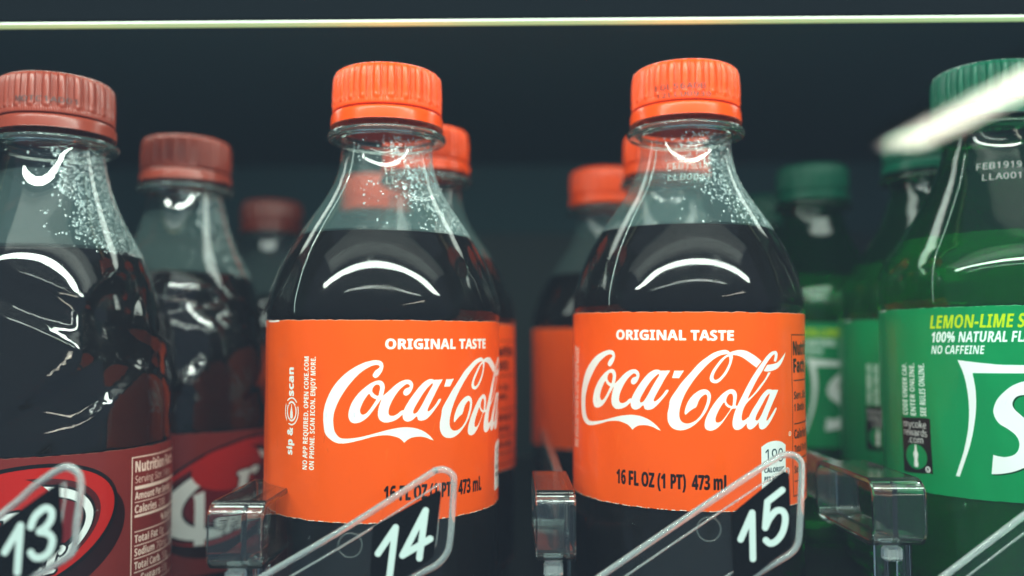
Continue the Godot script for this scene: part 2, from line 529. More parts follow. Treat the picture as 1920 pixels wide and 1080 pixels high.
func texture(s: Sheet, grain: float, seed_at: int) -> ImageTexture:
	var im := s.img
	im.shrink_x2()
	# faint scuffs, creases and print grain
	var r := RandomNumberGenerator.new()
	r.seed = seed_at
	var w := im.get_width()
	var h := im.get_height()
	for q in 260:
		var x := r.randi_range(0, w - 1)
		var y := r.randi_range(0, h - 1)
		var n := r.randi_range(3, 26)
		var dx := r.randf_range(-0.5, 0.5)
		var f := r.randf_range(-grain, grain)
		for i in n:
			var px := int(x + dx * i)
			var py := y + i
			if px >= 0 and px < w and py < h:
				var c := im.get_pixel(px, py)
				im.set_pixel(px, py, c.lightened(f) if f > 0.0 else c.darkened(-f))
	im.generate_mipmaps()
	return ImageTexture.create_from_image(im)

# ---------------------------------------------------------------- labels
const ROUND := 206.1

func cola_print() -> ImageTexture:
	var red := Color(0.95, 0.335, 0.0)
	var white := Color(0.93, 0.93, 0.91)
	var black := Color(0.09, 0.05, 0.05)
	var s := Sheet.new(ROUND, 50.0, 4096.0 / ROUND, -ROUND / 2, 0.0, red)
	for p in SCRIPT_WHITE:
		s.fill(outline(p), white)
	for p in SCRIPT_HOLES:
		s.fill(outline(p), red)
	s.disc(24.6, -31.5, 0.62, 0.62, white)
	s.disc(24.6, -31.5, 0.42, 0.42, red)
	write(s, letters("R", 0.5, 0.4), 24.42, -31.75, white)
	write(s, letters("ORIGINAL TASTE", 2.45, 31.4, 0.9), -25.7, -7.2, white)
	write(s, letters("16 FL OZ (1 PT)  473 mL", 3.55, 29.6, 0.5), -25.6, -44.6, black)
	# calorie badge
	var badge := Color(0.9, 0.92, 0.9)
	s.fill(outline([13.4, -46.5, 13.4, -46.5, 13.4, -34.2, 13.4, -34.2, 15.6, -33.2, 18.0, -32.9, 20.4, -33.2, 22.5, -34.2, 22.5, -34.2, 22.5, -46.5, 22.5, -46.5]), badge)
	var teal := Color(0.03, 0.15, 0.19)
	write(s, letters("190", 3.4, 6.6, 0.0), 14.7, -38.3, teal)
	write(s, letters("CALORIES", 1.15, 7.4, 0.4), 14.3, -40.8, teal)
	write(s, letters("PER BOTTLE", 1.15, 7.4, 0.4), 14.3, -43.0, teal)
	# nutrition panel
	s.rect(25.9, -48.0, 26.15, -5.6, black)
	s.rect(58.0, -48.0, 58.25, -5.6, black)
	s.rect(25.9, -5.85, 58.25, -5.6, black)
	s.rect(25.9, -48.0, 58.25, -47.75, black)
	write(s, letters("Nutrition", 3.5, 15.5, 0.9), 26.9, -11.0, black)
	write(s, letters("Facts", 3.5, 9.6, 0.9), 26.9, -15.6, black)
	for y in [-17.6, -29.0, -38.2, -44.0]:
		s.rect(26.9, y - 0.3, 57.3, y, black)
	write(s, letters("Serv. Size", 1.9, 10.0, 0.6), 26.9, -22.6, black)
	write(s, letters("1 Bottle", 1.9, 8.2, 0.6), 26.9, -25.8, black)
	write(s, letters("Calories 190", 2.3, 15.0, 0.6), 26.9, -33.0, black)
	write(s, letters("Total Fat 0g", 1.8, 11.0, 0.6), 26.9, -36.6, black)
	write(s, letters("Sodium 60mg", 1.8, 13.0, 0.3), 26.9, -42.0, black)
	# scan mark and the note beside it
	write(s, letters("sip &", 2.1, 6.8, 0.9), -51.4, -34.2, white, PI / 2)
	write(s, letters("scan", 2.1, 7.2, 0.9), -51.4, -19.4, white, PI / 2)
	s.disc(-52.0, -23.3, 2.7, 3.6, white)
	s.disc(-52.0, -23.3, 2.35, 3.2, red)
	s.disc(-52.0, -23.3, 1.9, 2.6, white)
	s.disc(-52.0, -23.3, 1.5, 2.1, red)
	s.fill(outline([-52.45, -25.0, -51.6, -25.0, -51.6, -23.6, -51.9, -22.2, -51.9, -21.6, -52.2, -21.6, -52.2, -22.2, -52.5, -23.6]), white)
	for a in [0.6, 2.4, 4.1]:
		s.rect(-52.0 + cos(a) * 2.3 - 0.5, -23.3 + sin(a) * 3.1 - 0.5, -52.0 + cos(a) * 2.3 + 0.5, -23.3 + sin(a) * 3.1 + 0.5, red)
	write(s, letters("NO APP REQUIRED. OPEN COKE.COM", 1.45, 28.2, 0.4), -46.1, -37.5, white, PI / 2)
	write(s, letters("ON PHONE. SCAN ICON. ENJOY MORE.", 1.45, 28.2, 0.4), -44.0, -37.5, white, PI / 2)
	# seam of the wrap and its pale cut edges
	s.rect(-66.8, -50.0, -66.4, 0.0, Color(0.75, 0.16, 0.05))
	s.rect(-66.4, -0.5, -58.5, 0.0, white)
	for i in 700:
		var x := rng.randf_range(-ROUND / 2, ROUND / 2)
		s.rect(x, -50.0, x + rng.randf_range(0.1, 0.7), -50.0 + rng.randf_range(0.06, 0.2), white)
		if i % 3:
			s.rect(x, -0.12, x + rng.randf_range(0.4, 2.0), 0.0, Color(0.96, 0.72, 0.62))
	return texture(s, 0.2, 5)

func lime_print() -> ImageTexture:
	var green := Color(0.0, 0.51, 0.285)
	var white := Color(0.9, 0.93, 0.91)
	var dark := Color(0.07, 0.075, 0.07)
	var s := Sheet.new(ROUND, 51.0, 4096.0 / ROUND, -ROUND / 2, 0.0, green)
	write(s, letters("LEMON-LIME SODA", 3.5, 30.5, 0.3, "Droid Sans", 0.16), -34.3, -5.7, Color(0.72, 0.8, 0.07))
	write(s, letters("100% NATURAL FLAVORS", 2.75, 31.0, 0.3, "Droid Sans", 0.16), -34.2, -9.5, white)
	write(s, letters("NO CAFFEINE", 2.25, 13.6, 0.2, "Droid Sans", 0.16), -34.2, -12.7, white)
	write(s, letters("CODE UNDER CAP.", 1.9, 14.6, 0.2), -42.9, -30.0, white, PI / 2)
	write(s, letters("ENTER ONLINE.", 1.9, 14.6, 0.2), -39.9, -30.0, white, PI / 2)
	write(s, letters("SEE RULES ONLINE.", 1.9, 14.6, 0.2), -36.5, -30.0, white, PI / 2)
	s.fill(outline([-45.6, -31.6, -44.9, -30.9, -36.2, -30.5, -35.3, -31.3, -35.3, -31.3, -35.2, -44.5, -36.0, -45.6, -44.9, -46.3, -45.8, -45.4, -45.8, -45.4], 3), dark)
	write(s, letters("mycoke", 1.9, 8.2, 0.0), -44.9, -33.4, white)
	write(s, letters("rewards", 1.9, 8.4, 0.0), -44.9, -35.7, white)
	write(s, letters(".com", 1.9, 5.2, 0.0), -43.2, -37.7, white)
	s.disc(-40.7, -41.5, 3.9, 3.5, green)
	s.fill(outline([-40.95, -38.3, -40.45, -38.3, -40.3, -39.6, -39.85, -40.8, -40.15, -42.2, -39.95, -43.4, -40.15, -44.3, -41.3, -44.3, -41.5, -43.4, -41.3, -42.2, -41.6, -40.8, -41.1, -39.6], 4), white)
	s.disc(-36.7, -44.6, 0.85, 0.85, white)
	write(s, letters("R", 0.9, 0.8, 0.4), -37.05, -45.05, dark)
	# the large open-sided frame with the name in it
	s.fill(outline([-27.07, -14.3, -27.07, -14.3, -19.8, -15.2, -11.5, -15.6, 30.0, -15.6, 33.0, -15.2, 33.0, -15.2, 33.0, -17.4, 33.0, -17.4, 20.0, -17.75, -11.5, -17.75, -23.4, -17.75, -23.4, -17.75, -22.88, -21.96, -22.92, -26.4, -23.57, -31.4, -24.67, -36.4, -26.3, -41.4, -27.8, -45.5, -27.8, -45.5, -28.8, -45.4, -28.8, -45.4, -28.0, -43.1, -26.6, -39.0, -25.5, -34.5, -24.9, -30.5, -24.7, -26.0, -25.0, -21.5, -25.8, -17.5], 6), white)
	for rim in [[0.35, -0.3, Color(0.0, 0.2, 0.1)], [0.0, 0.0, white]]:
		var p := outline([-11.6, -19.8, -14.1, -20.8, -16.3, -22.6, -18.05, -24.8, -18.9, -27.3, -18.65, -29.2, -17.65, -30.9, -15.8, -32.2, -14.2, -33.6, -13.4, -35.3, -13.54, -37.2, -14.6, -38.7, -16.5, -39.4, -18.2, -39.3, -19.4, -39.0, -19.4, -39.0, -20.0, -44.1, -20.0, -44.1, -17.5, -43.8, -14.1, -42.8, -11.0, -40.9, -8.9, -37.6, -8.7, -34.2, -10.2, -31.0, -12.6, -28.6, -14.2, -26.8, -14.4, -25.2, -13.3, -23.7, -11.0, -23.3, -8.4, -23.9, -8.4, -23.9, -7.8, -20.3, -7.8, -20.3, -9.4, -19.8], 8)
		for i in p.size():
			p[i] += Vector2(rim[0], rim[1])
		s.fill(p, rim[2])
	write(s, letters("prite", 13.0, 34.0, 1.0, "Droid Sans", 0.12), -6.0, -40.0, white)
	s.rect(-62.0, -51.0, -61.6, 0.0, Color(0.0, 0.33, 0.15))
	s.rect(-58.0, -0.35, -52.5, 0.0, white)
	for i in 260:
		var x := rng.randf_range(-ROUND / 2, ROUND / 2)
		s.rect(x, -0.1, x + rng.randf_range(0.3, 1.5), 0.0, Color(0.5, 0.8, 0.6))
	return texture(s, 0.10, 6)

func maroon_print() -> ImageTexture:
	var back := Color(0.45, 0.15, 0.13)
	var white := Color(0.9, 0.92, 0.9)
	var black := Color(0.05, 0.045, 0.05)
	var bright := Color(0.70, 0.11, 0.075)
	var s := Sheet.new(ROUND, 46.0, 4096.0 / ROUND, -ROUND / 2, 0.0, back)
	var tilt := 0.31
	s.disc(6.8, -23.4, 29.6, 15.6, Color(0.13, 0.04, 0.04), tilt)
	s.disc(4.0, -19.6, 30.2, 16.0, black, tilt)
	s.disc(4.0, -19.6, 29.2, 15.0, bright, tilt)
	s.disc(2.2, -20.6, 27.3, 13.4, Color(0.30, 0.07, 0.07), tilt)
	s.disc(2.6, -20.9, 25.6, 12.3, black, tilt)
	s.disc(3.0, -21.0, 24.6, 12.0, white, tilt)
	s.disc(5.6, -20.6, 20.0, 9.3, black, tilt)
	s.disc(5.6, -20.2, 19.4, 8.2, Color(0.42, 0.05, 0.08), tilt)
	s.disc(3.0, -12.0, 14.0, 7.2, bright, 0.1)
	for rim in [[0.55, black], [0.0, white]]:
		for g in [[4.0, -20.8, "r", 8.6, 10.5], [-3.0, -31.5, "epper", 7.6, 22.0]]:
			var l := letters(g[2], g[3], g[4], 0.9, "Droid Serif", 0.2)
			if rim[0] > 0.0:
				for a in 8:
					write(s, l, g[0] + cos(a * PI / 4) * rim[0], g[1] + sin(a * PI / 4) * rim[0], rim[1], 0.0, 0.14)
			else:
				write(s, l, g[0], g[1], rim[1], 0.0, 0.14)
	s.fill(outline([-10.6, -20.2, -10.6, -20.2, -6.6, -18.9, -6.6, -18.9, -6.2, -36.4, -6.2, -36.4, -9.6, -36.4, -9.6, -36.4, -9.7, -22.4], 4), white)
	# nutrition panel
	var ink := Color(0.88, 0.80, 0.74)
	s.rect(37.3, -46.0, 37.65, -2.4, ink)
	s.rect(37.3, -2.75, 68.0, -2.4, ink)
	s.rect(67.7, -46.0, 68.0, -2.4, ink)
	write(s, letters("Nutrition Facts", 2.9, 21.5, 0.5), 38.6, -6.6, ink)
	write(s, letters("Serving Size: 1 Bottle", 1.95, 20.0, 0.0), 38.6, -9.5, ink)
	for bar in [[-10.3, 0.95], [-14.5, 0.25], [-17.95, 0.7], [-22.3, 0.3], [-26.0, 0.3], [-29.4, 0.3], [-33.0, 0.3], [-37.0, 0.3], [-40.6, 0.8]]:
		s.rect(38.5, bar[0] - bar[1], 67.0, bar[0], ink)
	write(s, letters("Amount Per Serving", 1.95, 19.0, 0.5), 38.6, -13.9, ink)
	write(s, letters("Calories", 2.05, 8.8, 0.5), 38.6, -17.5, ink)
	write(s, letters("200", 2.05, 4.2, 0.0), 48.6, -17.5, ink)
	write(s, letters("% Daily Value*", 1.9, 14.5, 0.5), 50.0, -21.5, ink)
	var y := -25.3
	for row in [["Total Fat", 9.6, "0g"], ["Sodium", 8.0, "70mg"], ["Total Carb.", 11.4, "53g"], ["   Sugars", 9.0, "53g"], ["Protein", 7.6, "0g"]]:
		write(s, letters(row[0].strip_edges(), 1.95, row[1], 0.5), 38.6 + (2.4 if row[0].begins_with(" ") else 0.0), y, ink)
		write(s, letters(row[2], 1.95, 0.0, 0.0), 39.6 + row[1] + (2.4 if row[0].begins_with(" ") else 0.0), y, ink)
		y -= 3.55
	for i in 260:
		var x := rng.randf_range(-ROUND / 2, ROUND / 2)
		s.rect(x, -0.1, x + rng.randf_range(0.3, 1.5), 0.0, Color(0.6, 0.4, 0.36))
	return texture(s, 0.10, 7)

# ---------------------------------------------------------------- bottles
const COLA_SHAPE := [51.9, 13.1, 54.0, 13.1, 56.0, 13.0, 68.0, 12.6, 68.4, 12.0, 68.4, 12.0, 68.4, 0.0]
const COLA_SHOULDER := [0.0, 32.4, 1.5, 32.9, 4.0, 32.95, 7.5, 32.2, 12.7, 30.5, 17.9, 28.2, 23.1, 25.2, 28.3, 21.8, 33.5, 18.2, 38.7, 15.3, 44.0, 13.6, 49.0, 13.0, 51.9, 13.1]
const LIME_SHOULDER := [0.0, 32.4, 2.0, 32.9, 5.0, 33.0, 9.0, 32.7, 12.0, 32.0, 15.5, 30.3, 18.5, 28.1, 23.0, 25.0, 28.0, 21.9, 33.0, 19.0, 38.0, 16.4, 42.5, 14.8, 47.0, 13.4, 51.9, 13.1]
const DARK_SHOULDER := [0.0, 32.4, 1.0, 32.8, 6.0, 32.9, 11.0, 32.9, 18.7, 32.3, 26.0, 31.2, 35.0, 29.5, 42.0, 27.8, 47.7, 26.2, 52.8, 24.3, 57.7, 21.8, 63.5, 18.8, 70.0, 16.1, 76.5, 14.2, 82.0, 13.2, 84.3, 13.1]

func shape_of(shoulder: Array, lift: float, top_mm: float) -> PackedVector2Array:
	var low := curve([-top_mm, 0.0, -top_mm, 24.0, -top_mm, 24.0, -top_mm + 1.2, 27.5, -top_mm + 4.5, 30.8, -top_mm + 9.0, 32.3, -top_mm + 14.0, 32.4, -0.5, 32.4], 4)
	var mid := curve(shoulder, 5)
	var neck := COLA_SHAPE.duplicate()
	for i in range(0, neck.size(), 2):
		neck[i] += lift
	var up := curve(neck, 3)
	low.append_array(mid)
	for i in range(1, up.size()):
		low.append(up[i])
	return low

func filled(prof: PackedVector2Array, level: float) -> PackedVector2Array:
	var o := PackedVector2Array()
	for p in prof:
		if p.x < level:
			o.append(p)
	var r := radius_at(prof, level)
	o.append(Vector2(level, r))
	o.append(Vector2(level + 0.35, r - 0.05))
	o.append(Vector2(level + 0.35, r - 0.25))
	o.append(Vector2(level + 0.05, r - 0.9))
	o.append(Vector2(level, r - 2.2))
	o.append(Vector2(level, r * 0.5))
	o.append(Vector2(level, 0.2))
	return o

# small print that follows a round wall
func around(tris: PackedVector2Array, prof: PackedVector2Array, base: float, ang: float, h0: float, off := 0.12) -> ArrayMesh:
	var st := SurfaceTool.new()
	st.begin(Mesh.PRIMITIVE_TRIANGLES)
	for v in tris:
		var h := h0 + v.y
		var r := radius_at(prof, h) + off
		var a := ang + v.x / r
		st.set_normal(Vector3(sin(a), 0.2, cos(a)).normalized())
		st.add_vertex(Vector3(sin(a) * r, base * 1000.0 + h, cos(a) * r) * 0.001)
	return st.commit()

func bead_drop() -> ArrayMesh:
	var p := PackedVector2Array()
	for i in 7:
		var a := PI * i / 6.0
		p.append(Vector2(-cos(a), sin(a)))
	var rows := []
	for q in p:
		var row := PackedVector3Array()
		for j in 11:
			var a := TAU * (j % 10) / 10.0
			row.append(Vector3(sin(a) * q.y, q.x, cos(a) * q.y))
		rows.append(row)
	return grid(rows, true)

# droplets on the wall of the empty part of a bottle, thick on the side the cold air blows on
func droplets(prof: PackedVector2Array, base: float, lo: float, hi: float, edge: Array, ramp: float, count: int, big: float, spin: float, seed_at: int) -> MultiMesh:
	var r := RandomNumberGenerator.new()
	r.seed = seed_at
	var list: Array[Transform3D] = []
	for tries in count * 30:
		if list.size() >= count:
			break
		var t := r.randf()
		var h := lerpf(lo, hi, t)
		var from := lerpf(edge[0], edge[1], t) + 0.12 * sin(h * 0.5)
		var a := r.randf_range(from - 0.5, 2.1)
		var inside := (a - from) / ramp
		if r.randf() > clampf(inside, 0.035, 1.0):
			continue
		var rad := radius_at(prof, h)
		var s := big * (0.3 + 0.7 * pow(r.randf(), 1.6)) * (0.6 + 0.4 * clampf(1.5 - inside, 0.0, 1.0))
		if r.randf() < 0.012:
			s *= 2.2
		var rr := rad - 0.1
		var slope := (radius_at(prof, h + 0.5) - radius_at(prof, h - 0.5))
		var n := Vector3(sin(a), -slope, cos(a)).normalized()
		var x := Vector3(cos(a), 0, -sin(a))
		var y := n.cross(x)
		var b := Basis(x * s, y * s * r.randf_range(0.9, 1.5), n * s * 0.45)
		list.append(Transform3D(Basis(Vector3.UP, -spin) * Basis(b.x * 0.001, b.y * 0.001, b.z * 0.001), Basis(Vector3.UP, -spin) * (Vector3(sin(a) * rr, base * 1000.0 + h, cos(a) * rr) * 0.001)))
	var m := MultiMesh.new()
	m.transform_format = MultiMesh.TRANSFORM_3D
	m.mesh = bead_drop()
	m.instance_count = list.size()
	for i in list.size():
		m.set_instance_transform(i, list[i])
	return m

func wet(o: Node3D, mm: MultiMesh, mat: Material) -> void:
	var d := MultiMeshInstance3D.new()
	d.name = "condensation"
	d.multimesh = mm
	d.material_override = mat
	d.set_meta("kind", "stuff")
	o.add_child(d, true)

func seam(o: Node3D, prof: PackedVector2Array, base: float, ang: float, top: float) -> void:
	var path := PackedVector3Array()
	for p in prof:
		if p.x > 1.5 and p.x < top and (path.is_empty() or p.x > path[path.size() - 1].y - base * 1000.0 + 0.3):
			path.append(Vector3(sin(ang) * p.y, base * 1000.0 + p.x, cos(ang) * p.y))
	obj("mould_seam", bead(path, 0.13, 8), M.seam, o)

func stand(o: Node3D, x: float, z: float, spin_mm: float, lean_x: float, lean_z: float) -> void:
	o.transform = Transform3D(Basis.from_euler(Vector3(lean_z, 0.0, -lean_x)) * Basis(Vector3.UP, spin_mm / 32.8), Vector3(x, 0.0, z))

func bottle(called: String, label: String, group: String, kind: String, top_mm: float, fine: bool) -> Node3D:
	var o := thing(called, label, "bottle", Vector3.ZERO, group)
	var base := top_mm * 0.001
	var lift := 32.4 if kind == "dark" else 0.0
	var prof := shape_of({"cola": COLA_SHOULDER, "lime": LIME_SHOULDER, "dark": DARK_SHOULDER}[kind], lift, top_mm)
	var bend: int = {"cola": 0, "lime": 2, "dark": 1}[kind]
	var seg := 128 if fine else 72
	var shell_mat: Material = {"lime": M.green_shell, "cola": M.shell, "dark": M.shell_bare}[kind]
	obj("shell", lathe(prof, seg, base, 0.0, bend), shell_mat, o)
	var level: float = {"cola": 23.2, "lime": 20.5, "dark": 53.5}[kind]
	obj("drink", lathe(filled(prof, level), seg, base, 0.35, bend), {"cola": M.cola, "lime": M.lime, "dark": M.cola}[kind], o)
	if kind != "lime":
		var clear_part := PackedVector2Array()
		for p in prof:
			if p.x > level + 0.6 and p.x < level + 24.0:
				clear_part.append(p)
		obj("mist", lathe(clear_part, seg, base, 0.25, bend), M.mist, o)
	var flange := curve([51.7, 13.3, 51.7, 13.3, 51.75, 16.2, 52.1, 16.85, 53.0, 16.9, 53.5, 16.3, 53.6, 13.3, 53.6, 13.3], 4)
	for i in flange.size():
		flange[i].x += lift
	obj("neck_ring", lathe_raw_at(flange, seg, base), M.green_ring if kind == "lime" else M.ring, o)
	var tall: float = {"cola": 50.0, "lime": 51.0, "dark": 46.0}[kind]
	obj("label", sleeve(32.55, base, tall, int(top_mm * 10.0), 0.5 if kind == "lime" else 0.25), {"cola": M.cola_label, "lime": M.lime_label, "dark": M.dark_label}[kind], o)
	var cap := obj("cap", cap_fine if fine else cap_plain, {"cola": M.cola_cap, "lime": M.lime_cap, "dark": M.dark_cap}[kind], o)
	cap.position.y = base + (59.4 + lift) * 0.001
	obj("tamper_band", band, cap.material_override, cap)
	return o

var M := {}
var cap_fine: ArrayMesh
var cap_plain: ArrayMesh
var band: ArrayMesh

# ---------------------------------------------------------------- clear number tabs and lane dividers
func shifted(pts: Array, ox: float, oy: float) -> PackedVector2Array:
	var o := PackedVector2Array()
	for k in range(0, pts.size(), 2):
		o.append(Vector2(pts[k] - ox, pts[k + 1] - oy))
	return o

func number_tab(label: String, at: Vector3, rim: Array, plaque: Array, strokes: Array, boss := Vector2.ZERO) -> Node3D:
	var ox := at.x * 1000.0
	var oy := at.y * 1000.0
	var o := thing("number_tab", label, "number tab", at, "clear tabs with slot numbers")
	var path := shifted(rim, ox, oy)
	var soft := PackedVector2Array()
	var flat := []
	for p in path:
		flat.append_array([p.x, p.y])
	soft = curve(flat, 6)
	obj("arm", slab(soft, 1.2), M.tab_clear, o)
	var p3 := PackedVector3Array()
	for p in soft:
		p3.append(Vector3(p.x, p.y, 0.9))
	obj("rim", bead(p3, 0.75), M.tab_rim, o)
	var got := Geometry2D.offset_polygon(soft if not Geometry2D.is_polygon_clockwise(soft) else soft, -3.1, Geometry2D.JOIN_ROUND)
	var ins := PackedVector3Array()
	if got.size():
		for p in got[0]:
			ins.append(Vector3(p.x, p.y, 1.0))
		ins.append(ins[0])
		obj("inner_ridge", bead(ins, 0.22, 8), M.tab_rim, o)
	if boss != Vector2.ZERO:
		var ringp := PackedVector3Array()
		for i in 41:
			var t := TAU * i / 40.0
			ringp.append(Vector3(boss.x - ox + cos(t) * 2.7, boss.y - oy + sin(t) * 2.7, 1.22))
		obj("boss", bead(ringp, 0.06, 6), M.seam, o)
	if plaque.size():
		var pl := shifted(plaque, ox, oy)
		var pf := []
		for p in pl:
			pf.append_array([p.x, p.y])
		var lo := Vector2(1e9, 1e9)
		var hi := -lo
		for p in pl:
			lo = lo.min(p)
			hi = hi.max(p)
		var sh := Sheet.new(hi.x - lo.x + 2.0, hi.y - lo.y + 2.0, 40.0, lo.x - 1.0, hi.y + 1.0, Color(0.02, 0.026, 0.03))
		for st in strokes:
			var sf := []
			for p in shifted(st, ox, oy):
				sf.append_array([p.x, p.y])
			sh.stroke(curve(sf, 8), 1.5, Color(0.80, 0.87, 0.84))
		var w := float(sh.img.get_width()) / 40.0
		var h := float(sh.img.get_height()) / 40.0
		sh.img.shrink_x2()
		sh.img.generate_mipmaps()
		var mat := printed(ImageTexture.create_from_image(sh.img), 0.6, 0.0)
		mat.metallic_specular = 0.15
		mat.uv1_scale = Vector3(1.0 / w, -1.0 / h, 1)
		mat.uv1_offset = Vector3(-(lo.x - 1.0) / w, (hi.y + 1.0) / h, 0)
		var pq := obj("number_plaque", slab(outline(pf, 4), 0.5), mat, o)
		pq.position.z = 0.0014
	return o

func loop_of(z0: float, z1: float, y0: float, y1: float, r: float) -> PackedVector2Array:
	# (z, y): along the top to the front, down, and back along the bottom
	var o := PackedVector2Array()
	for c in [[z1 - r, y1 - r, PI / 2, 0.0], [z1 - r, y0 + r, 0.0, -PI / 2], [z0 + r, y0 + r, -PI / 2, -PI], [z0 + r, y1 - r, PI, PI / 2]]:
		for i in 9:
			var a: float = lerpf(c[2], c[3], i / 8.0)
			o.append(Vector2(c[0] + cos(a) * r, c[1] + sin(a) * r))
	o.append(o[0])
	return o

func strap(width: float, deep: float, tall: float, wall: float) -> ArrayMesh:
	var out := loop_of(-deep, 0.0, 0.0, tall, 4.4)
	var ins := loop_of(-deep + wall, -wall, wall, tall - wall, 3.0)
	var st := SurfaceTool.new()
	st.begin(Mesh.PRIMITIVE_TRIANGLES)
	var lay := func(a: PackedVector2Array, xa: float, b: PackedVector2Array, xb: float, flip: bool) -> void:
		var r0 := PackedVector3Array()
		var r1 := PackedVector3Array()
		var n := a.size()
		for i in n:
			var k := n - 1 - i if flip else i
			r0.append(Vector3(xa, a[k].y, a[k].x) * 0.001)
			r1.append(Vector3(xb, b[k].y, b[k].x) * 0.001)
		st.append_from(grid([r0, r1], true), 0, Transform3D.IDENTITY)
	var c := 0.3
	lay.call(out, c, out, width - c, false)
	lay.call(ins, c, ins, width - c, true)
	# chamfered cheeks
	var o2 := loop_of(-deep + c, -c, c, tall - c, 4.1)
	var i2 := loop_of(-deep + wall - c, -wall + c, wall - c, tall - wall + c, 3.3)
	lay.call(out, width - c, o2, width, false)
	lay.call(o2, width, i2, width, false)
	lay.call(i2, width, ins, width - c, false)
	lay.call(ins, c, i2, 0.0, false)
	lay.call(i2, 0.0, o2, 0.0, false)
	lay.call(o2, 0.0, out, c, false)
	return st.commit()

func divider(label: String, at: Vector3, width: float, tall: float, web: float) -> Node3D:
	var o := thing("lane_divider", label, "lane divider", at, "clear dividers between the lanes")
	obj("bracket", strap(width, 40.0, tall, 1.5), M.acrylic, o)
	var w := obj("web", chamfered(Vector3(1.3, tall - 3.2, 36.4) * 0.001, 0.0003), M.acrylic, o)
	w.position = Vector3(web, tall / 2, -20.0) * 0.001
	var rail := obj("rail", chamfered(Vector3(3.0, tall * 0.8, 250.0) * 0.001, 0.0005), M.rail, o)
	rail.position = Vector3(web, tall * 0.56, -166.0) * 0.001
	for x in [web - 0.5, width - 2.0]:
		var p := obj("post", chamfered(Vector3(2.6, at.y * 1000.0 - 0.6, 4.0) * 0.001, 0.0005), M.acrylic, o)
		p.position = Vector3(x, -at.y * 500.0 + 0.1, -9.0) * 0.001
	var foot := obj("clip", chamfered(Vector3(4.6, 3.4, 3.0) * 0.001, 0.0006), M.tab_rim, o)
	foot.position = Vector3(width * 0.45, -1.9, -4.0) * 0.001
	return o

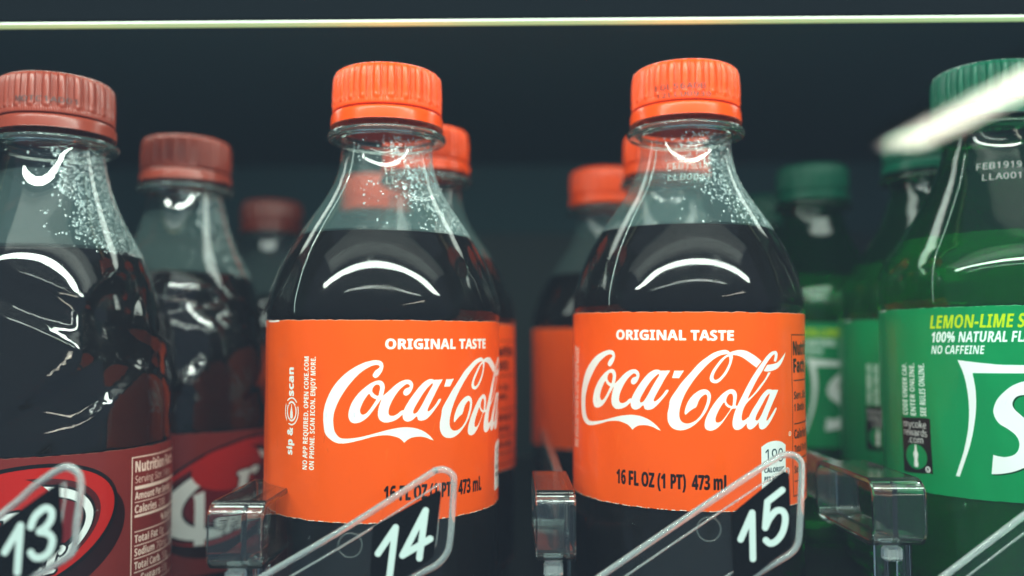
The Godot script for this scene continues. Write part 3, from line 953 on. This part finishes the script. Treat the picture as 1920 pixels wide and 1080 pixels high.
# ---------------------------------------------------------------- the scene
func _ready() -> void:
	rng.seed = 11
	# camera: a 36 mm lens 25 cm from the front row, tilted up a little, focused on the labels
	var cam := Camera3D.new()
	cam.name = "camera"
	add_child(cam)
	cam.near = 0.01
	cam.far = 30.0
	var lens := CameraAttributesPhysical.new()
	lens.frustum_focal_length = 35.91
	lens.frustum_near = 0.01
	lens.frustum_far = 30.0
	lens.frustum_focus_distance = 0.216
	lens.exposure_aperture = 6.5
	cam.attributes = lens
	cam.fov = 36.97
	cam.position = Vector3(0.0, 0.0827, 0.25)
	cam.rotation_degrees = Vector3(3.8, 0.0, 0.1)
	cam.current = true
	# light: the dim room in front, a bar over the bottles, added panels under the shelf above and over the front row
	var env := Environment.new()
	env.background_mode = Environment.BG_COLOR
	env.background_color = Color(0.44, 0.52, 0.595)
	env.background_energy_multiplier = 1.0
	env.tonemap_mode = Environment.TONE_MAPPER_LINEAR
	env.tonemap_exposure = 1.0
	env.sdfgi_enabled = true
	env.ssao_enabled = true
	env.ssil_enabled = true
	var we := WorldEnvironment.new()
	we.name = "environment"
	we.environment = env
	add_child(we)
	var lamp_white := Color(0.93, 1.0, 0.95)
	var key := area(Vector3(0.01, 0.300, 0.214), Vector3(0.01, 0.08, 0.02), Vector2(0.70, 0.019), lamp_white, 0.28)
	key.name = "door_light"
	var strip := area(Vector3(0.0, 0.2005, -0.046), Vector3(0.0, 0.1075, -0.082), Vector2(0.42, 0.03), lamp_white, 0.032)  # added to brighten the rear rows, out of view behind the front face
	var thin := area(Vector3(0.0, 0.232, 0.2255), Vector3(0.0, 0.10, 0.02), Vector2(0.34, 0.0035), lamp_white, 0.010)
	thin.name = "door_strip_light"
	var header := area(Vector3(0.0, 0.3225, 0.135), Vector3(0.0, 0.0, 0.09), Vector2(0.56, 0.11), lamp_white, 0.022)  # added for the soft band of glow above the shoulder highlights
	header.name = "added_header_light"
	strip.name = "added_shelf_light"

	# materials
	M.shell = pane(Color(0.80, 0.88, 0.88), 0.004, 0.03, 0.38)
	var film := FastNoiseLite.new()
	film.seed = 3
	film.frequency = 0.012
	film.fractal_octaves = 5
	var ramp := Gradient.new()
	ramp.offsets = PackedFloat32Array([0.0, 0.45, 0.62, 0.8, 1.0])
	ramp.colors = PackedColorArray([Color(0.05, 0.05, 0.05), Color(0.09, 0.09, 0.09), Color(0.3, 0.3, 0.3), Color(0.75, 0.75, 0.75), Color.WHITE])
	var smear := NoiseTexture2D.new()
	smear.width = 512
	smear.height = 512
	smear.seamless = true
	smear.noise = film
	smear.color_ramp = ramp
	M.shell.roughness = 0.25
	M.shell.roughness_texture = smear
	M.shell.uv1_triplanar = true
	M.shell.uv1_scale = Vector3(14.0, 9.0, 14.0)
	M.mist = pane(Color(0.70, 0.86, 0.84), 0.045, 0.2, 0.1)
	M.shell_bare = pane(Color(0.80, 0.88, 0.88), 0.004, 0.02, 0.55)
	M.green_shell = clear(Color(0.11, 0.66, 0.37), 0.004, 0.02, 0.015, 0.8)
	M.cola = solid(Color(0.035, 0.024, 0.02), 0.12, 0.1)
	M.lime = clear(Color(0.20, 0.90, 0.48), 0.033, 0.0, 0.09)
	M.cola_label = printed(cola_print(), 0.3, 0.2)
	M.lime_label = printed(lime_print(), 0.3, 0.2)
	M.dark_label = printed(maroon_print(), 0.3, 0.2)
	for k in ["cola_label", "lime_label", "dark_label"]:
		M[k].metallic_specular = 0.35
	M.cola_cap = solid(Color(0.95, 0.30, 0.03), 0.24, 0.38)
	M.lime_cap = solid(Color(0.0, 0.32, 0.23), 0.3, 0.3)
	M.dark_cap = solid(Color(0.55, 0.225, 0.16), 0.26, 0.45)
	M.ring = clear(Color(0.90, 0.96, 0.93), 0.04, 0.03, 0.03)
	M.green_ring = clear(Color(0.25, 0.75, 0.45), 0.04, 0.03, 0.03)
	M.seam = pane(Color(0.8, 0.88, 0.86), 0.25, 0.1, 0.6)
	M.water = pane(Color(0.85, 0.93, 0.92), 0.30, 0.04, 1.0)
	M.ink_pale = pane(Color(0.75, 0.80, 0.76), 0.5, 0.5)
	M.ink_dark = solid(Color(0.08, 0.05, 0.06), 0.5)
	M.tab_clear = pane(Color(0.75, 0.85, 0.85), 0.006, 0.02, 0.25)
	M.tab_rim = clear(Color(0.93, 0.97, 0.96), 0.04, 0.06, 0.24)
	M.acrylic = clear(Color(0.93, 0.97, 0.96), 0.049, 0.008, 0.006)
	M.rail = pane(Color(0.6, 0.7, 0.7), 0.2, 0.1)
	cap_fine = fluted_cap(true)
	cap_plain = fluted_cap(false)
	band = ring_band()

	# the shelf and the machine round it
	var metal := solid(Color(0.05, 0.07, 0.08), 0.85, 0.05)
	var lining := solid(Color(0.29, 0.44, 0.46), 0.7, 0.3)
	struct("shelf", box(Vector3(1.0, 0.012, 0.5)), solid(Color(0.10, 0.115, 0.12), 0.3), Vector3(0, -0.006, -0.19))
	struct("back_wall", box(Vector3(1.0, 0.9, 0.01)), lining, Vector3(0, 0.2, -0.445))
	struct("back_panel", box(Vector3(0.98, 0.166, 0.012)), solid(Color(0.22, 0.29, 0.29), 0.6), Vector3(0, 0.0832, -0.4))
	struct("side_wall", box(Vector3(0.01, 0.9, 0.6)), lining, Vector3(-0.505, 0.2, -0.14))
	struct("side_wall", box(Vector3(0.01, 0.9, 0.6)), lining, Vector3(0.505, 0.2, -0.14))
	var up := thing("upper_shelf", "dark shelf above the bottles with a pale front edge made to glow", "shelf", Vector3(0, 0.1814, 0.0))
	up.set_meta("kind", "structure")
	up.rotation.z = 0.0095
	var deck := obj("deck", chamfered(Vector3(0.99, 0.012, 0.44), 0.001), lining, up)
	deck.position = Vector3(0, 0.0525, -0.225)
	var face := obj("front_face", chamfered(Vector3(0.99, 0.06, 0.0024), 0.0004), metal, up)
	face.position = Vector3(0, 0.0272, 0.0022)
	var lip := obj("glowing_edge", chamfered(Vector3(0.99, 0.0006, 0.0036), 0.00015), glow(Color(0.80, 0.95, 0.60), 0.62), up)  # no lamp: its own emission stands in for light caught by the lip
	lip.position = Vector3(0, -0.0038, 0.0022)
	var lamp := thing("added_shelf_lamp", "added flat lamp panel under the upper shelf, brightening the rear rows", "lamp", Vector3(0, 0.2035, -0.045))  # unseen panel added with the rear-row fill light
	lamp.rotation.x = 0.369
	obj("diffuser", chamfered(Vector3(0.42, 0.003, 0.030), 0.0005), glow(lamp_white, 0.9), lamp)
	var bar := thing("door_lamp", "long lamp bar at the top of the machine door", "lamp", Vector3(0.01, 0.3055, 0.2188))
	bar.rotation.x = 0.7
	obj("diffuser", chamfered(Vector3(0.70, 0.005, 0.019), 0.001), glow(lamp_white, 0.9), bar)
	var strip_lamp := thing("door_strip_lamp", "thin lamp strip low on the inside of the machine door", "lamp", Vector3(0.0, 0.2335, 0.2277))
	strip_lamp.rotation.x = 1.0
	obj("diffuser", chamfered(Vector3(0.34, 0.003, 0.004), 0.0006), glow(lamp_white, 0.9), strip_lamp)
	var head := thing("added_header_lamp", "added wide panel with a dim glow for soft reflections on the front row", "lamp", Vector3(0.0, 0.3258, 0.136))  # unseen glowing panel, added so the shoulders mirror a soft band
	head.rotation.x = -0.138
	obj("diffuser", chamfered(Vector3(0.56, 0.004, 0.11), 0.001), glow(lamp_white, 0.5), head)

	# front row, then the rows behind
	var a := bottle("cola_bottle", "front cola bottle behind tab 14, label turned so the script wraps off its right side", "front", "cola", 89.4, true)
	stand(a, -0.0367, 0.0019, 30.75, 0.0034, 0.014)
	var cola_prof := shape_of(COLA_SHOULDER, 0.0, 89.4)
	var lime_prof := shape_of(LIME_SHOULDER, 0.0, 93.5)
	var dark_prof := shape_of(DARK_SHOULDER, 32.4, 54.6)
	a.remove_meta("group")
	var sa := 30.75 / 32.8
	wet(a, droplets(cola_prof, 0.0894, 24.0, 51.0, [0.45, -0.1], 0.6, 3000, 0.34, sa, 31), M.water)
	obj("date_code", around(letters("FE", 1.9, 0.0, 0.0, "Droid Sans Mono"), cola_prof, 0.0894, 0.12 - sa, 40.2), M.ink_pale, a)
	obj("date_code", around(letters("LL", 1.9, 0.0, 0.0, "Droid Sans Mono"), cola_prof, 0.0894, 0.14 - sa, 37.0), M.ink_pale, a)
	var b := bottle("cola_bottle", "front cola bottle behind tab 15, whole white script facing out", "front", "cola", 91.7, true)
	b.remove_meta("group")
	stand(b, 0.0502, -0.00175, 0.0, 0.0045, 0.014)
	wet(b, droplets(cola_prof, 0.0917, 24.0, 51.0, [0.2, -0.45], 0.6, 3200, 0.34, 0.0, 32), M.water)
	obj("date_code", around(letters("FEB1919", 1.9, 11.5, 0.0, "Droid Sans Mono"), cola_prof, 0.0917, -0.55, 40.0), M.ink_pale, b)
	obj("date_code", around(letters("LLB0011", 1.9, 11.5, 0.0, "Droid Sans Mono"), cola_prof, 0.0917, -0.5, 36.6), M.ink_pale, b)
	var cap_wall := PackedVector2Array([Vector2(0, 15.75), Vector2(80, 15.75)])
	var c1 := obj("cap_code", around(letters("EOL56ADB", 1.5, 14.5, 0.0, "Droid Sans Mono"), cap_wall, 0.0917, -0.75, 62.3, 0.05), M.ink_dark, b)
	obj("cap_code", around(letters("12LLU0930", 1.3, 15.5, 0.0, "Droid Sans Mono"), cap_wall, 0.0917, -0.72, 60.1, 0.05), M.ink_dark, b)

	seam(a, cola_prof, 0.0894, -0.62 - sa, 50.0)
	seam(b, cola_prof, 0.0917, -0.85, 50.0)
	var plain := bottle("cola_bottle", "second cola bottle in lane 14, black nutrition print showing past the front bottle", "", "cola", 89.8, false)
	stand(plain, -0.0312, -0.0645, 2.0, -0.004, 0.0)
	for q in [["third cola bottle in lane 14, seen only through the front neck", -0.064, -0.152, 120.0], ["second cola bottle in lane 15, a sliver of cap beside the front neck", 0.0575, -0.0685, 70.0], ["third cola bottle in lane 15, blurred, its plain red label left of the front bottle", 0.0419, -0.136, 75.0]]:
		var d := plain.duplicate()
		d.name = numbered("cola_bottle")
		add_child(d, true)
		tag(d, q[0], "bottle")
		stand(d, q[1], q[2], q[3], 0.0, 0.0)

	var e := bottle("dark_red_bottle", "tall dark soda bottle with brick red cap, nearest the left edge behind tab 13", "", "dark", 54.6, true)
	stand(e, -0.1309, 0.0023, 0.0, -0.012, 0.005)
	wet(e, droplets(dark_prof, 0.0546, 53.0, 83.0, [0.9, 0.35], 0.12, 4600, 0.36, 0.0, 33), M.water)
	obj("cap_code", around(letters("MOTC1AD01", 1.5, 16.0, 0.0, "Droid Sans Mono"), cap_wall, 0.0546, -0.2, 94.6, 0.05), M.ink_dark, e)
	var dk := bottle("dark_red_bottle", "second dark soda bottle with brick red cap, its white ringed lettering beside the left divider", "", "dark", 53.5, false)
	stand(dk, -0.1201, -0.0640, 27.0, 0.0, 0.0)
	wet(dk, droplets(dark_prof, 0.0535, 53.0, 83.0, [1.0, 0.5], 0.12, 1500, 0.42, 27.0 / 32.8, 34), M.water)
	var d3 := dk.duplicate()
	d3.name = numbered("dark_red_bottle")
	add_child(d3, true)
	tag(d3, "farthest dark soda bottle, a blurred brick red cap left of the cola bottles", "bottle")
	stand(d3, -0.1262, -0.1993, 60.0, 0.0, 0.0)

	var g := bottle("green_bottle", "large green soda bottle cut by the right edge of the picture", "", "lime", 93.5, true)
	stand(g, 0.1448, -0.005, 0.0, -0.010, 0.0)
	obj("date_code", around(letters("FEB1919", 1.9, 11.5, 0.0, "Droid Sans Mono"), lime_prof, 0.0935, -0.75, 39.4), M.ink_pale, g)
	obj("date_code", around(letters("LLA0011", 1.9, 11.5, 0.0, "Droid Sans Mono"), lime_prof, 0.0935, -0.65, 36.0), M.ink_pale, g)
	seam(g, lime_prof, 0.0935, -1.0, 46.0)
	var gp := bottle("green_bottle", "second green soda bottle with the small black panel on its label", "", "lime", 92.0, false)
	stand(gp, 0.1568, -0.0718, 6.5, 0.0, 0.0)
	for q in [["third green soda bottle, blurred white framed letter showing right of the cola bottle", 0.1365, -0.138, 12.0], ["farthest green soda bottle, only a blurred green cap beside the right cola shoulder", 0.138, -0.218, 40.0]]:
		var d := gp.duplicate()
		d.name = numbered("green_bottle")
		add_child(d, true)
		tag(d, q[0], "bottle")
		stand(d, q[1], q[2], q[3], 0.0, 0.0)

	# clear dividers between the lanes
	divider("clear plastic divider end between the dark bottles and the left cola bottle", Vector3(-0.0698, 0.0308, 0.05), 12.8, 15.6, 8.2)
	divider("clear plastic divider end standing between the two cola bottles", Vector3(0.0057, 0.0315, 0.045), 9.4, 16.6, 7.4)
	divider("clear plastic divider end between the right cola bottle and the green bottle", Vector3(0.0870, 0.0341, 0.04), 12.9, 16.4, 5.8)

	# clear tabs with the slot numbers
	number_tab("clear tab with black plaque numbered 13 in front of the dark bottle", Vector3(-0.100, 0.045, 0.07), [-128.0, 30.0, -112.0, 42.0, -101.7, 50.2, -98.6, 53.1, -95.3, 55.6, -92.7, 57.2, -90.9, 57.5, -89.1, 56.4, -88.4, 54.3, -88.5, 50.5, -88.9, 46.9, -89.1, 43.0, -89.6, 40.6, -91.3, 38.9, -97.4, 35.4, -106.0, 30.0],
		[-107.2, 43.6, -107.2, 43.6, -102.8, 47.3, -93.4, 54.2, -92.4, 54.2, -92.1, 53.4, -91.9, 49.7, -91.2, 44.5, -91.5, 41.4, -92.2, 40.2, -98.0, 35.4, -98.0, 35.4, -106.6, 30.0, -106.6, 30.0], [[-102.9, 40.6, -99.9, 45.9, -99.9, 45.9, -100.2, 36.6], [-97.8, 45.7, -97.0, 47.8, -95.1, 49.4, -93.8, 48.9, -93.7, 47.3, -94.7, 45.7, -96.0, 44.7, -96.0, 44.7, -94.2, 44.3, -93.3, 43.0, -93.9, 40.7, -95.3, 39.6, -96.8, 39.6, -97.6, 40.5]])
	number_tab("clear tab with black plaque numbered 14 across the left cola label", Vector3(-0.030, 0.030, 0.05), [-78.0, 17.6, -56.3, 30.3, -36.9, 41.65, -19.2, 53.0, -17.3, 54.1, -15.4, 54.3, -13.8, 53.4, -13.2, 51.7, -13.6, 43.4, -14.0, 38.4, -14.7, 35.6, -17.1, 32.9, -22.2, 30.2, -48.0, 16.4],
		[-31.65, 41.8, -31.65, 41.8, -17.5, 49.6, -16.3, 49.8, -15.8, 48.9, -16.4, 43.4, -17.1, 37.2, -18.0, 34.5, -24.1, 30.3, -32.3, 26.0, -32.3, 26.0], [[-30.15, 35.7, -26.25, 41.5, -26.25, 41.5, -27.5, 30.6], [-20.8, 34.7, -19.5, 45.3, -19.5, 45.3, -24.6, 35.3, -24.6, 35.3, -18.4, 39.0]], Vector2(-36.6, 37.4))
	number_tab("clear tab with black plaque numbered 15 across the right cola label", Vector3(0.050, 0.030, 0.05), [1.0, 17.6, 19.9, 30.3, 39.2, 43.2, 59.0, 56.1, 62.2, 57.7, 64.4, 57.7, 65.9, 56.6, 66.3, 54.7, 65.9, 47.6, 65.4, 40.3, 64.8, 37.5, 63.2, 35.6, 58.2, 32.6, 30.0, 16.0],
		[49.5, 44.6, 49.5, 44.6, 60.7, 53.5, 62.0, 54.3, 63.0, 53.9, 63.3, 52.6, 63.4, 38.6, 62.5, 36.9, 55.3, 31.2, 50.0, 28.0, 50.0, 28.0], [[51.8, 39.0, 54.5, 44.9, 54.5, 44.9, 54.5, 34.7], [61.4, 50.0, 58.0, 47.4, 58.0, 47.4, 57.4, 41.6, 57.4, 41.6, 58.4, 43.6, 59.9, 45.3, 61.4, 45.3, 62.0, 43.7, 61.4, 40.8, 60.0, 38.8, 58.5, 38.1, 57.5, 38.8]], Vector2(44.8, 41.1))
	number_tab("clear tab at the lower right corner in front of the green bottle", Vector3(0.130, 0.030, 0.05), [84.0, 20.5, 97.9, 30.6, 117.1, 44.6, 135.0, 57.5, 138.3, 59.2, 140.5, 58.6, 141.4, 56.0, 141.0, 48.0, 140.4, 40.6, 139.6, 38.0, 137.6, 36.0, 128.0, 30.0, 110.0, 19.5], [124.5, 45.8, 124.5, 45.8, 135.7, 54.7, 137.4, 55.4, 138.2, 54.0, 138.4, 39.7, 137.5, 38.0, 130.3, 32.3, 125.0, 29.0, 125.0, 29.0], [])

	# the pane of the door, and the lit panel in the ceiling of the room that shows in it
	var gl := thing("glass_pane", "clear glass door of the machine with a ceiling light mirrored in it", "glass door", Vector3(0, 0.1, 0.235))
	obj("pane", box(Vector3(1.1, 0.7, 0.004)), pane(Color(0.9, 0.97, 0.95), 0.0), gl)
	ceiling_panel()

func ceiling_panel() -> void:
	var at := Vector3(2.65, 1.483, 4.23)
	var o := thing("ceiling_light", "long bright ceiling light mirrored as a slanting white bar in the glass", "ceiling light", at)
	obj("housing", chamfered(Vector3(0.40, 0.05, 3.64), 0.004), solid(Color(0.8, 0.8, 0.8), 0.5), o)
	var d := obj("diffuser", chamfered(Vector3(0.29, 0.012, 3.6), 0.003), glow(Color(1.0, 1.0, 0.96), 1.0), o)
	d.position.y = -0.0305
	var l := area(at + Vector3(0, -0.045, 0), at + Vector3(0, -1, 0), Vector2(0.29, 3.6), Color(1.0, 0.99, 0.90), 5.4)
	l.name = "ceiling_panel_light"

func area(at: Vector3, to: Vector3, size: Vector2, c: Color, energy: float) -> AreaLight3D:
	var l := AreaLight3D.new()
	add_child(l)
	l.position = at
	var d := (to - at).normalized()
	l.basis = Basis.looking_at(d, Vector3(0, 0, -1) if absf(d.y) > 0.9 else Vector3.UP)
	l.area_size = size
	l.light_color = c
	l.light_energy = energy
	l.shadow_enabled = true
	return l
